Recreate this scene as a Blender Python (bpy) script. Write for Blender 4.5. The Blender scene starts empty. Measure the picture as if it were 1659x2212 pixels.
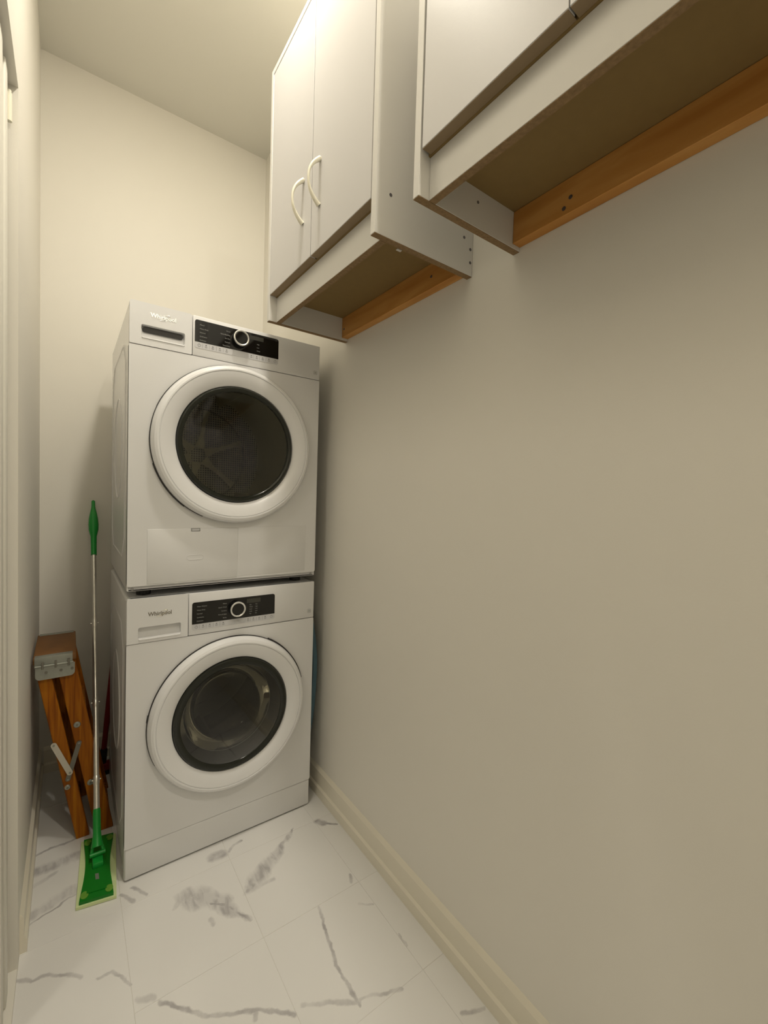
import bpy, bmesh, math, random
from mathutils import Vector, Matrix
random.seed(7)
PI = math.pi
S = bpy.context.scene
COL = S.collection

# ---------------------------------------------------------------- camera, world, light, exposure
CAMH = 1.1594
yaw, pitch, roll = 0.6280, -0.0351, -0.0303
FPX = 936.26
cam_d = bpy.data.cameras.new('camera')
cam_d.sensor_fit = 'HORIZONTAL'
cam_d.sensor_width = 36.0
cam_d.lens = FPX * 36.0 / 1659.0
cam_d.clip_start = 0.02
cam = bpy.data.objects.new('camera', cam_d)
COL.objects.link(cam)
R_ = Vector((math.cos(yaw), -math.sin(yaw), 0))
F_ = Vector((math.sin(yaw)*math.cos(pitch), math.cos(yaw)*math.cos(pitch), math.sin(pitch)))
U_ = R_.cross(F_)
cx_ = R_*math.cos(roll) - U_*math.sin(roll)
cy_ = R_*math.sin(roll) + U_*math.cos(roll)
cam.matrix_world = Matrix(((cx_.x, cy_.x, -F_.x, 0), (cx_.y, cy_.y, -F_.y, 0), (cx_.z, cy_.z, -F_.z, CAMH), (0, 0, 0, 1)))
S.camera = cam

w = bpy.data.worlds.new('world'); S.world = w; w.use_nodes = True
w.node_tree.nodes['Background'].inputs[0].default_value = (1.0, 0.9, 0.75, 1)
w.node_tree.nodes['Background'].inputs[1].default_value = 0.05
S.view_settings.view_transform = 'Standard'
S.view_settings.look = 'None'
S.view_settings.gamma = 1.0
S.view_settings.use_curve_mapping = False
S.view_settings.exposure = 0.0

XL, XR, YB, YN, ZC = -0.096, 0.7906, 2.185, -0.80, 2.827
LIGHTS = [(0.36, 1.00, 11.6), (0.45, -0.45, 10.5)]  # second entry is an added fill lamp, unseen, that lifts the machine fronts
HALL = (-1.15, 0.25, 2.60, 5.0)
LIGHT_C = (1.0, 0.93, 0.80)
for (lx, ly, lw) in LIGHTS:
    ld = bpy.data.lights.new('downlight_and_fill_lamp', 'AREA'); ld.shape = 'DISK'; ld.size = 0.13 if ly > 0 else 0.08
    ld.energy = lw; ld.color = LIGHT_C
    lo = bpy.data.objects.new('downlight_and_fill_lamp', ld); lo.location = (lx, ly, ZC - 0.012); COL.objects.link(lo)

hl = bpy.data.lights.new('hall_lamp', 'AREA'); hl.shape = 'DISK'; hl.size = 0.30; hl.energy = HALL[3]; hl.color = LIGHT_C
ho = bpy.data.objects.new('hall_lamp', hl); ho.location = (HALL[0], HALL[1], ZC-.15); COL.objects.link(ho)

# ---------------------------------------------------------------- materials
def nt(name):
    m = bpy.data.materials.new(name); m.use_nodes = True
    n = m.node_tree; b = n.nodes['Principled BSDF']
    return m, n, b
def mat(name, col, rough=0.5, metal=0.0, noise=0.0, nscale=40.0, bump=0.0, bscale=300.0, coat=0.0, spec=0.5, emit=0.0):
    m, n, b = nt(name)
    b.inputs['Base Color'].default_value = (*col, 1); b.inputs['Roughness'].default_value = rough
    b.inputs['Metallic'].default_value = metal; b.inputs['Coat Weight'].default_value = coat
    b.inputs['Specular IOR Level'].default_value = spec
    if emit: b.inputs['Emission Color'].default_value = (*LIGHT_C, 1); b.inputs['Emission Strength'].default_value = emit
    tc = n.nodes.new('ShaderNodeNewGeometry')
    if noise:
        t = n.nodes.new('ShaderNodeTexNoise'); t.inputs['Scale'].default_value = nscale; t.inputs['Detail'].default_value = 4
        n.links.new(tc.outputs['Position'], t.inputs['Vector'])
        mx = n.nodes.new('ShaderNodeMix'); mx.data_type = 'RGBA'
        mx.inputs[6].default_value = (*[c*(1-noise) for c in col], 1); mx.inputs[7].default_value = (*[min(1, c*(1+noise)) for c in col], 1)
        n.links.new(t.outputs['Fac'], mx.inputs[0]); n.links.new(mx.outputs[2], b.inputs['Base Color'])
    if bump:
        t = n.nodes.new('ShaderNodeTexNoise'); t.inputs['Scale'].default_value = bscale; t.inputs['Detail'].default_value = 2
        n.links.new(tc.outputs['Position'], t.inputs['Vector'])
        bp = n.nodes.new('ShaderNodeBump'); bp.inputs['Strength'].default_value = bump; bp.inputs['Distance'].default_value = 0.002
        n.links.new(t.outputs['Fac'], bp.inputs['Height']); n.links.new(bp.outputs['Normal'], b.inputs['Normal'])
    return m
def wood(name, c1, c2, c3, axis_scale=(6, 6, 1.2), scale=6.0, rough=0.45, streak=0.55):
    m, n, b = nt(name)
    g = n.nodes.new('ShaderNodeNewGeometry')
    mp = n.nodes.new('ShaderNodeMapping'); mp.inputs['Scale'].default_value = axis_scale
    n.links.new(g.outputs['Position'], mp.inputs['Vector'])
    t = n.nodes.new('ShaderNodeTexNoise'); t.inputs['Scale'].default_value = scale; t.inputs['Detail'].default_value = 6; t.inputs['Distortion'].default_value = 0.6
    n.links.new(mp.outputs[0], t.inputs['Vector'])
    r = n.nodes.new('ShaderNodeValToRGB'); e = r.color_ramp.elements
    e[0].position = 0.32; e[0].color = (*c1, 1); e[1].position = 0.68; e[1].color = (*c3, 1)
    k = e.new(streak); k.color = (*c2, 1)
    n.links.new(t.outputs['Fac'], r.inputs[0]); n.links.new(r.outputs[0], b.inputs['Base Color'])
    b.inputs['Roughness'].default_value = rough; b.inputs['Specular IOR Level'].default_value = 0.25
    return m
M = {}
M['wall'] = mat('wall_paint', (0.85, 0.82, 0.745), 0.55, noise=0.012, nscale=3, bump=0.06, bscale=260)
M['ceiling'] = mat('ceiling_paint', (0.78, 0.76, 0.68), 0.8, bump=0.05)
M['trim'] = mat('trim_paint', (0.86, 0.81, 0.68), 0.3)
M['jamb'] = mat('jamb_paint', (0.80, 0.78, 0.70), 0.45)
M['grout'] = mat('grout', (0.72, 0.70, 0.65), 0.8, noise=0.1, nscale=120)
M['enamel'] = mat('white_enamel', (0.80, 0.80, 0.80), 0.22, spec=0.5, coat=0.15)
M['enamel_matte'] = mat('white_plastic_satin', (0.80, 0.80, 0.80), 0.33)
M['door_white'] = mat('door_rim_plastic', (0.83, 0.83, 0.835), 0.24, coat=0.3)
M['strip'] = mat('button_strip_silver', (0.62, 0.62, 0.63), 0.35)
M['grey'] = mat('grey_plastic', (0.33, 0.33, 0.32), 0.5)
M['dark'] = mat('dark_rubber', (0.02, 0.018, 0.018), 0.6)
M['slot'] = mat('dark_slot', (0.05, 0.048, 0.045), 0.6)
M['bezel'] = mat('smoked_bezel', (0.016, 0.018, 0.013), 0.16, coat=0.1, spec=0.35)
M['blackglass'] = mat('black_glass', (0.006, 0.006, 0.006), 0.08, coat=0.2)
M['lcd'] = mat('lcd_screen', (0.045, 0.045, 0.038), 0.3)
M['print'] = mat('printed_grey_lettering', (0.30, 0.30, 0.28), 0.6)
M['printdk'] = mat('printed_icon_grey', (0.28, 0.28, 0.29), 0.6)
M['chrome'] = mat('chrome', (0.80, 0.79, 0.76), 0.16, metal=1.0)
M['logo'] = mat('logo_metal', (0.30, 0.28, 0.24), 0.3, metal=0.8)
M['swoosh'] = mat('swoosh_metal', (0.62, 0.57, 0.42), 0.25, metal=1.0)
M['knobring'] = mat('knob_ring_metal', (0.82, 0.82, 0.80), 0.25, metal=0.7)
M['steel'] = mat('drum_steel', (0.30, 0.285, 0.25), 0.13, metal=1.0)
M['drumdark'] = mat('drum_back_steel', (0.17, 0.165, 0.15), 0.45, metal=0.4)
M['drum'] = mat('drum_galvanised', (0.60, 0.59, 0.54), 0.4, metal=0.2)
M['melamine'] = mat('white_melamine', (0.76, 0.745, 0.71), 0.28, bump=0.03, bscale=500)
M['doorlam'] = mat('cabinet_door_laminate', (0.665, 0.655, 0.655), 0.33, bump=0.03, bscale=500)
M['handle'] = mat('cream_handle_plastic', (0.83, 0.80, 0.66), 0.3)
M['partb'] = mat('particleboard', (0.27, 0.175, 0.085), 0.9, noise=0.45, nscale=160)
M['mdf'] = mat('bare_door_underside', (0.30, 0.22, 0.13), 0.85, noise=0.08, nscale=60)
M['hard'] = mat('bare_hardboard', (0.26, 0.172, 0.060), 0.7, noise=0.08, nscale=50)
M['screw'] = mat('screw_head', (0.16, 0.15, 0.16), 0.4, metal=0.6)
M['galv'] = mat('galvanised_metal', (0.33, 0.34, 0.30), 0.42, metal=0.55, noise=0.15, nscale=60)
M['spread'] = mat('spreader_zinc', (0.62, 0.58, 0.50), 0.45, metal=0.3)
M['spreadd'] = mat('spreader_dull', (0.20, 0.19, 0.16), 0.5, metal=0.5)
M['alu'] = mat('mop_aluminium', (0.74, 0.72, 0.66), 0.28, metal=0.9)
M['green'] = mat('green_plastic', (0.006, 0.30, 0.035), 0.38)
M['greend'] = mat('green_head_plastic', (0.003, 0.19, 0.010), 0.42)
M['lime'] = mat('lime_rubber', (0.14, 0.33, 0.035), 0.6)
M['pad'] = mat('mop_cloth', (0.70, 0.80, 0.42), 0.95, bump=0.4, bscale=700)
M['red'] = mat('red_plastic', (0.24, 0.006, 0.006), 0.45)
M['blue'] = mat('blue_plastic', (0.07, 0.145, 0.19), 0.5)
M['pine'] = wood('pine_batten', (0.50, 0.22, 0.05), (0.60, 0.29, 0.075), (0.66, 0.34, 0.10), (5, 0.7, 5), 5.0)
M['ladder'] = wood('varnished_ladder_wood', (0.19, 0.045, 0.001), (0.36, 0.11, 0.002), (0.46, 0.165, 0.004), (34, 34, 1.6), 2.6, 0.6)
M['ladtop'] = mat('worn_ladder_step', (0.20, 0.085, 0.02), 0.6, noise=0.3, nscale=18)
M['lens'] = mat('lamp_diffuser', (0.9, 0.88, 0.8), 0.5, emit=6.0)

# tinted appliance glass: clear tint + mirror gloss
def glassmat(name, tint, gl=0.09):
    m, n, b = nt(name); n.nodes.remove(b)
    out = [x for x in n.nodes if x.type == 'OUTPUT_MATERIAL'][0]
    tr = n.nodes.new('ShaderNodeBsdfTransparent'); tr.inputs[0].default_value = (*tint, 1)
    gs = n.nodes.new('ShaderNodeBsdfGlossy'); gs.inputs['Roughness'].default_value = 0.03
    fr = n.nodes.new('ShaderNodeFresnel'); fr.inputs[0].default_value = 1.5
    mx = n.nodes.new('ShaderNodeMixShader')
    n.links.new(fr.outputs[0], mx.inputs[0]); n.links.new(tr.outputs[0], mx.inputs[1]); n.links.new(gs.outputs[0], mx.inputs[2])
    n.links.new(mx.outputs[0], out.inputs[0])
    return m
M['glass_dry'] = glassmat('smoked_dryer_glass', (0.66, 0.65, 0.56))
M['glass_wash'] = glassmat('smoked_washer_glass', (0.42, 0.41, 0.35))

# perforated drum plate
def perf():
    m, n, b = nt('perforated_back_plate')
    g = n.nodes.new('ShaderNodeNewGeometry')
    mp = n.nodes.new('ShaderNodeMapping'); mp.inputs['Scale'].default_value = (1, 0, 1)
    n.links.new(g.outputs['Position'], mp.inputs['Vector'])
    v = n.nodes.new('ShaderNodeTexVoronoi'); v.inputs['Scale'].default_value = 105; v.inputs['Randomness'].default_value = 0.05
    n.links.new(mp.outputs[0], v.inputs['Vector'])
    r = n.nodes.new('ShaderNodeValToRGB'); e = r.color_ramp.elements
    e[0].position = 0.28; e[0].color = (0.05, 0.05, 0.045, 1); e[1].position = 0.36; e[1].color = (0.60, 0.59, 0.54, 1)
    n.links.new(v.outputs['Distance'], r.inputs[0]); n.links.new(r.outputs[0], b.inputs['Base Color'])
    b.inputs['Roughness'].default_value = 0.45; b.inputs['Metallic'].default_value = 0.3
    return m
M['perf'] = perf()

# marble: soft clouding plus the drawn veins, each a chain of segments on the floor (metres)
VE = [
 ([(-0.097,1.277),(-0.066,1.254),(-0.045,1.253),(-0.014,1.236),(0.026,1.2)],.006,.75),
 ([(0.058,1.176),(0.085,1.174),(0.104,1.151),(0.12,1.117)],.005,.75),
 ([(0.132,1.074),(0.158,1.058)],.009,.5),
 ([(0.17,1.043),(0.213,0.993),(0.253,0.954),(0.295,0.926),(0.349,0.899),(0.382,0.873),(0.411,0.846)],.0065,.8),
 ([(0.341,0.902),(0.334,0.886)],.006,.6),
 ([(0.571,1.043),(0.566,1.006),(0.556,0.974),(0.551,0.934),(0.536,0.884),(0.539,0.845),(0.538,0.78)],.0055,.8),
 ([(0.541,0.786),(0.475,0.83),(0.434,0.852)],.007,.6),
 ([(0.544,0.79),(0.642,0.751)],.005,.6),
 ([(0.272,1.285,.030),(0.300,1.262,.044),(0.340,1.225,.036),(0.375,1.165,.020),(.402,1.122,.006)],.045,.66),
 ([(0.235,1.262,.004),(0.262,1.282,.016)],.02,.35),
 ([(0.326,1.223),(0.362,1.193),(0.385,1.144),(0.404,1.113)],.0055,.9),
 ([(.434,1.208,.024),(.468,1.232,.034),(.53,1.268,.026),(.585,1.312,.014),(.636,1.343,.004)],.035,.66),
 ([(0.424,1.203),(0.462,1.200),(0.50,1.20)],.010,.6),
 ([(0.372,1.379),(0.40,1.376)],.022,.95),
 ([(0.422,1.372),(0.442,1.393),(0.467,1.4)],.007,.7),
 ([(0.716,1.334),(0.731,1.312)],.014,1.0),
 ([(0.725,1.32),(0.745,1.30),(0.768,1.284)],.006,.9),
 ([(-0.088,1.689),(-0.044,1.703),(-0.008,1.701),(0.026,1.706)],.006,.8),
 ([(-0.081,1.618),(-0.042,1.618),(-0.008,1.622),(0.025,1.622)],.024,.6),
 ([(-0.085,1.56),(-0.052,1.574),(-0.03,1.584)],.009,.45),
 ([(-0.085,1.452),(-0.038,1.468),(0.010,1.486)],.024,.42),
 ([(-0.085,1.424),(-0.042,1.439),(-0.007,1.455),(0.015,1.468)],.004,.8),
 ([(0.124,1.392),(0.151,1.347)],.007,.75),
 ([(0.151,1.4),(0.184,1.353)],.007,.7),
 ([(0.7,1.082),(0.69,1.06)],.006,.8),
 ([(0.712,0.855),(0.711,0.822)],.004,.6),
 ([(0.314,1.177),(0.314,1.158)],.008,.5),
 ([(0.722,0.634),(0.747,0.621),(0.77,0.614)],.006,.8),
 ([(0.671,0.989),(0.702,0.964)],.005,.45),
 ([(0.124,0.98),(0.16,0.95),(0.17,0.91)],.022,.45),
]
def marble(rect=None, gr_=[None]):
    m, n, b = nt('white_marble_tile'); L = n.links
    gr = gr_[0] or bpy.data.node_groups.new('vein_segment', 'ShaderNodeTree')
    if gr_[0] is None:
        gr_[0] = gr
        for nm, tp in (('P','NodeSocketVector'),('A','NodeSocketVector'),('B','NodeSocketVector'),('W','NodeSocketFloat'),('W2','NodeSocketFloat'),('K','NodeSocketFloat')):
            gr.interface.new_socket(nm, in_out='INPUT', socket_type=tp)
        gr.interface.new_socket('V', in_out='OUTPUT', socket_type='NodeSocketFloat')
        gi = gr.nodes.new('NodeGroupInput'); go = gr.nodes.new('NodeGroupOutput')
        def vm(op, a, b_, o=0):
            q = gr.nodes.new('ShaderNodeVectorMath'); q.operation = op
            gr.links.new(a, q.inputs[0])
            if b_ is not None: gr.links.new(b_, q.inputs[3 if op == 'SCALE' else 1])
            return q.outputs[o]
        def mm(op, a, b_, clamp=False):
            q = gr.nodes.new('ShaderNodeMath'); q.operation = op; q.use_clamp = clamp
            for i, v in enumerate((a, b_)):
                if isinstance(v, (int, float)): q.inputs[i].default_value = v
                else: gr.links.new(v, q.inputs[i])
            return q.outputs[0]
        pa = vm('SUBTRACT', gi.outputs['P'], gi.outputs['A']); ba = vm('SUBTRACT', gi.outputs['B'], gi.outputs['A'])
        h = mm('DIVIDE', vm('DOT_PRODUCT', pa, ba, 1), vm('DOT_PRODUCT', ba, ba, 1), True)
        d = vm('LENGTH', vm('SUBTRACT', pa, vm('SCALE', ba, h)), None, 1)
        ww = mm('ADD', gi.outputs['W'], mm('MULTIPLY', h, mm('SUBTRACT', gi.outputs['W2'], gi.outputs['W'])))
        f = mm('SUBTRACT', 1.0, mm('DIVIDE', d, ww), True)
        f = mm('MULTIPLY', f, 1.7, True)
        gr.links.new(mm('MULTIPLY', f, gi.outputs['K']), go.inputs['V'])
    g = n.nodes.new('ShaderNodeNewGeometry')
    def mth(op, a, b_=None, clamp=False):
        q = n.nodes.new('ShaderNodeMath'); q.operation = op; q.use_clamp = clamp
        for i, v in enumerate((a, b_)):
            if v is None: continue
            if isinstance(v, (int, float)): q.inputs[i].default_value = v
            else: L.new(v, q.inputs[i])
        return q.outputs[0]
    nz = n.nodes.new('ShaderNodeTexNoise'); nz.inputs['Scale'].default_value = 34; nz.inputs['Detail'].default_value = 4
    L.new(g.outputs['Position'], nz.inputs['Vector'])
    s = n.nodes.new('ShaderNodeVectorMath'); s.operation = 'SUBTRACT'; L.new(nz.outputs['Color'], s.inputs[0]); s.inputs[1].default_value = (.5, .5, .5)
    sc = n.nodes.new('ShaderNodeVectorMath'); sc.operation = 'MULTIPLY'; L.new(s.outputs[0], sc.inputs[0]); sc.inputs[1].default_value = (.018, .018, 0)
    ad = n.nodes.new('ShaderNodeVectorMath'); ad.operation = 'ADD'; L.new(g.outputs['Position'], ad.inputs[0]); L.new(sc.outputs[0], ad.inputs[1])
    fl = n.nodes.new('ShaderNodeVectorMath'); fl.operation = 'MULTIPLY'; L.new(ad.outputs[0], fl.inputs[0]); fl.inputs[1].default_value = (1, 1, 0)
    P = fl.outputs[0]
    nb = n.nodes.new('ShaderNodeTexNoise'); nb.inputs['Scale'].default_value = 16; nb.inputs['Detail'].default_value = 3
    L.new(g.outputs['Position'], nb.inputs['Vector'])
    sb = n.nodes.new('ShaderNodeVectorMath'); sb.operation = 'SUBTRACT'; L.new(nb.outputs['Color'], sb.inputs[0]); sb.inputs[1].default_value = (.5, .5, .5)
    sb2 = n.nodes.new('ShaderNodeVectorMath'); sb2.operation = 'MULTIPLY'; L.new(sb.outputs[0], sb2.inputs[0]); sb2.inputs[1].default_value = (.045, .045, 0)
    ab = n.nodes.new('ShaderNodeVectorMath'); ab.operation = 'ADD'; L.new(fl.outputs[0], ab.inputs[0]); L.new(sb2.outputs[0], ab.inputs[1])
    PB = ab.outputs[0]
    thin = broad = None
    for pts, wd, k in VE:
        br = (wd > .0115 and k < .9) or len(pts[0]) == 3
        for a, c in zip(pts, pts[1:]):
            wa, wb = (a[2], c[2]) if len(a) == 3 else (wd, wd)
            a, c = a[:2], c[:2]
            if rect:
                g_ = wd + .016
                if max(a[0], c[0])+g_ < rect[0] or min(a[0], c[0])-g_ > rect[1] or max(a[1], c[1])+g_ < rect[2] or min(a[1], c[1])-g_ > rect[3]: continue
                mx_, my_ = sum(p[0] for p in pts)/len(pts), sum(p[1] for p in pts)/len(pts)
            q = n.nodes.new('ShaderNodeGroup'); q.node_tree = gr
            L.new(PB if br else P, q.inputs['P']); q.inputs['A'].default_value = (*a, 0); q.inputs['B'].default_value = (*c, 0)
            q.inputs['W'].default_value = wa; q.inputs['W2'].default_value = wb; q.inputs['K'].default_value = k
            if br: broad = q.outputs[0] if broad is None else mth('MAXIMUM', broad, q.outputs[0])
            else: thin = q.outputs[0] if thin is None else mth('MAXIMUM', thin, q.outputs[0])
    # broad grey patches break up into streaks
    n2 = n.nodes.new('ShaderNodeTexNoise'); n2.inputs['Scale'].default_value = 21; n2.inputs['Detail'].default_value = 4; n2.inputs['Distortion'].default_value = 0.7
    mp = n.nodes.new('ShaderNodeMapping'); mp.inputs['Rotation'].default_value = (0, 0, 0.6); mp.inputs['Scale'].default_value = (2.6, 0.8, 1)
    L.new(g.outputs['Position'], mp.inputs[0]); L.new(mp.outputs[0], n2.inputs['Vector'])
    r2 = n.nodes.new('ShaderNodeMapRange'); r2.inputs['From Min'].default_value = 0.36; r2.inputs['From Max'].default_value = 0.6
    r2.inputs['To Min'].default_value = 1.15; r2.inputs['To Max'].default_value = 0.45
    L.new(n2.outputs['Fac'], r2.inputs[0])
    bs = 0.0 if broad is None else mth('MULTIPLY', broad, r2.outputs[0], True)
    n4 = n.nodes.new('ShaderNodeTexNoise'); n4.inputs['Scale'].default_value = 22; n4.inputs['Detail'].default_value = 3
    L.new(g.outputs['Position'], n4.inputs['Vector'])
    r4 = n.nodes.new('ShaderNodeMapRange'); r4.inputs['From Min'].default_value = 0.3; r4.inputs['From Max'].default_value = 0.65
    r4.inputs['To Min'].default_value = 0.28; r4.inputs['To Max'].default_value = 1.0; L.new(n4.outputs['Fac'], r4.inputs[0])
    thin2 = 0.0 if thin is None else mth('MULTIPLY', thin, r4.outputs[0])
    allv = mth('MAXIMUM', thin2, bs)
    n3 = n.nodes.new('ShaderNodeTexNoise'); n3.inputs['Scale'].default_value = 2.6; n3.inputs['Detail'].default_value = 3
    L.new(g.outputs['Position'], n3.inputs['Vector'])
    base = n.nodes.new('ShaderNodeMix'); base.data_type = 'RGBA'
    base.inputs[6].default_value = (0.78, 0.77, 0.75, 1); base.inputs[7].default_value = (0.85, 0.84, 0.82, 1)
    L.new(n3.outputs['Fac'], base.inputs[0])
    vm2 = n.nodes.new('ShaderNodeMix'); vm2.data_type = 'RGBA'; vm2.inputs[7].default_value = (0.34, 0.325, 0.335, 1)
    L.new(allv, vm2.inputs[0]); L.new(base.outputs[2], vm2.inputs[6]); L.new(vm2.outputs[2], b.inputs['Base Color'])
    b.inputs['Roughness'].default_value = 0.28
    return m

# ---------------------------------------------------------------- mesh helpers
def bm_box(bm, x0, x1, y0, y1, z0, z1, bev=0.0, seg=2):
    b2 = bmesh.new(); bmesh.ops.create_cube(b2, size=1.0)
    for v in b2.verts: v.co = Vector(((x0+x1)/2 + v.co.x*(x1-x0), (y0+y1)/2 + v.co.y*(y1-y0), (z0+z1)/2 + v.co.z*(z1-z0)))
    if bev: bmesh.ops.bevel(b2, geom=list(b2.edges), offset=bev, segments=seg, affect='EDGES', profile=0.5)
    merge(bm, b2)
def merge(bm, b2):
    mp = {v: bm.verts.new(v.co) for v in b2.verts}
    for f in b2.faces:
        try: bm.faces.new([mp[v] for v in f.verts])
        except ValueError: pass
    b2.free()
def box(*a, **k):
    bm = bmesh.new(); bm_box(bm, *a, **k); return bm
def bm_tube(bm, pts, rad, seg=16, cap=True):
    """tube along points; rad a number or a list"""
    pts = [Vector(p) for p in pts]; n = len(pts)
    rr = rad if isinstance(rad, (list, tuple)) else [rad]*n
    rings = []; up = None
    for i, p in enumerate(pts):
        t = (pts[min(i+1, n-1)] - pts[max(i-1, 0)]).normalized()
        if up is None:
            up = Vector((0, 0, 1)) if abs(t.z) < .9 else Vector((0, 1, 0))
        s = t.cross(up).normalized(); up = s.cross(t).normalized()
        rings.append([bm.verts.new(p + (s*math.cos(2*PI*k/seg) + up*math.sin(2*PI*k/seg))*rr[i]) for k in range(seg)])
    for a, c in zip(rings, rings[1:]):
        for k in range(seg): bm.faces.new((a[k], a[(k+1) % seg], c[(k+1) % seg], c[k]))
    if cap: bm.faces.new(rings[0][::-1]); bm.faces.new(rings[-1])
def tube(*a, **k):
    bm = bmesh.new(); bm_tube(bm, *a, **k); return bm
def lathe_y(prof, cx, cz, seg=72, a0=0.0, a1=2*PI, closed=False):
    """profile of (r, y) revolved about the y axis through (cx, cz)"""
    bm = bmesh.new(); full = abs(a1-a0-2*PI) < 1e-6; ns = seg if full else seg+1
    rows = []
    for r, y in prof:
        if r < 1e-6: rows.append([bm.verts.new((cx, y, cz))]); continue
        rows.append([bm.verts.new((cx + r*math.cos(a0+(a1-a0)*k/seg), y, cz + r*math.sin(a0+(a1-a0)*k/seg))) for k in range(ns)])
    pr = list(zip(rows, rows[1:])) + ([(rows[-1], rows[0])] if closed else [])
    for a, c in pr:
        for k in range(seg):
            k2 = (k+1) % ns if full else k+1
            if len(a) == 1 and len(c) == 1: continue
            if len(a) == 1: bm.faces.new((a[0], c[k2], c[k]))
            elif len(c) == 1: bm.faces.new((a[k], a[k2], c[0]))
            else: bm.faces.new((a[k], a[k2], c[k2], c[k]))
    if closed and not full:
        bm.faces.new([r[0] for r in rows]); bm.faces.new([r[-1] for r in rows][::-1])
    return bm
def rrect(x0, x1, z0, z1, r=0.005, seg=6, rt=None):
    """rounded rectangle outline in x,z; rt = radius of the top corners"""
    rt = r if rt is None else rt
    P = []
    for cx, cz, a, q in ((x1-rt, z1-rt, 0, rt), (x0+rt, z1-rt, PI/2, rt), (x0+r, z0+r, PI, r), (x1-r, z0+r, 1.5*PI, r)):
        if q <= 1e-6: P.append((cx, cz)); continue
        for k in range(seg+1): P.append((cx+q*math.cos(a+k*PI/2/seg), cz+q*math.sin(a+k*PI/2/seg)))
    return P
def circ(cx, cz, r, n=72): return [(cx+r*math.cos(2*PI*k/n), cz+r*math.sin(2*PI*k/n)) for k in range(n)]
def holed(outer, holes, y0, y1):
    """plate in the x,z plane between y0 (front) and y1 (back) with holes"""
    bm = bmesh.new(); ed = []
    for loop in [outer]+holes:
        vs = [bm.verts.new((x, y0, z)) for x, z in loop]
        for a, c in zip(vs, vs[1:]+vs[:1]): ed.append(bm.edges.new((a, c)))
    bmesh.ops.triangle_fill(bm, use_beauty=True, edges=ed)
    fs = list(bm.faces)
    r = bmesh.ops.extrude_face_region(bm, geom=fs)
    for v in [g for g in r['geom'] if isinstance(g, bmesh.types.BMVert)]: v.co.y = y1
    return bm
def prism(loop, d0, d1, axis='y'):
    """loop in the other two axes (x,z / y,z / x,y) extruded along axis"""
    bm = bmesh.new()
    f = {'y': lambda a, b, d: (a, d, b), 'x': lambda a, b, d: (d, a, b), 'z': lambda a, b, d: (a, b, d)}[axis]
    A = [bm.verts.new(f(a, b, d0)) for a, b in loop]; B = [bm.verts.new(f(a, b, d1)) for a, b in loop]
    n = len(loop); bm.faces.new(A); bm.faces.new(B[::-1])
    for k in range(n): bm.faces.new((A[k], B[k], B[(k+1) % n], A[(k+1) % n]))
    return bm
ORG = {}
def link(name, bm, m, parent=None, smooth=True, angle=35):
    o0 = ORG.get(parent.name, Vector((0, 0, 0))) if parent else Vector((0, 0, 0))
    bmesh.ops.recalc_face_normals(bm, faces=bm.faces)
    if parent: bmesh.ops.translate(bm, verts=bm.verts, vec=-o0)
    me = bpy.data.meshes.new(name); bm.to_mesh(me); bm.free()
    me.materials.append(M[m] if isinstance(m, str) else m)
    if smooth:
        for p in me.polygons: p.use_smooth = True
        me.set_sharp_from_angle(angle=math.radians(angle))
    o = bpy.data.objects.new(name, me); COL.objects.link(o)
    if parent: o.parent = parent; ORG[o.name] = o0
    return o
def thing(name, loc, label, cat, group=None):
    o = bpy.data.objects.new(name, None); COL.objects.link(o); o.location = loc; o.empty_display_size = .05
    o['label'] = label; o['category'] = cat
    if group: o['group'] = group
    ORG[o.name] = Vector(loc)
    return o
def struct(name, bm, m, parent=None, **k):
    o = link(name, bm, m, parent, **k)
    if not parent: o['kind'] = 'structure'
    return o
def text_part(name, s, x, z, y, size, m, parent, depth=0.0004, align='LEFT', bold=0.0, sx=1.0):
    """flat lettering on a surface facing -y, turned into a mesh part"""
    cu = bpy.data.curves.new(name, 'FONT'); cu.body = s; cu.size = size; cu.align_x = align; cu.extrude = depth; cu.offset = bold
    cu.resolution_u = 2
    to = bpy.data.objects.new(name, cu); COL.objects.link(to)
    dg = bpy.context.evaluated_depsgraph_get()
    me = bpy.data.meshes.new_from_object(to.evaluated_get(dg))
    bpy.data.objects.remove(to)
    o0 = ORG[parent.name]
    for v in me.vertices:
        a, b_, c = v.co; v.co = Vector((x + a*sx, y - c, z + b_)) - o0
    me.materials.clear(); me.materials.append(M[m])
    o = bpy.data.objects.new(name, me); COL.objects.link(o); o.parent = parent; ORG[o.name] = o0
    return o

# ---------------------------------------------------------------- the room
HX = -1.75
floor = struct('floor', box(HX-.05, XR+.05, YN-.05, YB+.05, -0.05, -0.0008), 'grout')
xs = [HX, -1.35, -1.056, -.762, -.468, -0.174, 0.1205, 0.4145, 0.7085, XR+.02]
for i in range(len(xs)-1):
    x0, x1 = xs[i], xs[i+1]
    if i == 5: ys = [YN, -0.42, 0.166, 0.754, 1.342, 1.93, YB+.02]
    else: ys = [YN, -0.716, -0.422, -0.128, 0.166, 0.46, 0.754, 1.048, 1.342, 1.636, 1.93, YB+.02]
    for a, c in zip(ys, ys[1:]):
        dz = random.uniform(-.0002, .0003)
        link('tile', box(x0+.0005, x1-.0005, a+.0005, c-.0005, -0.010, 0.0+dz, bev=.0004, seg=1), marble((x0, x1, a, c)), floor)
ceil_ = struct('ceiling', box(HX-.1, XR+.1, YN-.1, YB+.1, ZC, ZC+.08), 'ceiling')
struct('wall_back', box(HX-.1, XR+.1, YB, YB+.1, -.02, ZC), 'wall')
struct('wall_right', box(XR, XR+.1, YN-.1, YB, -.02, ZC), 'wall')
struct('wall_hall', box(HX-.1, HX, YN-.1, YB, -.02, ZC), 'wall')
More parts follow.
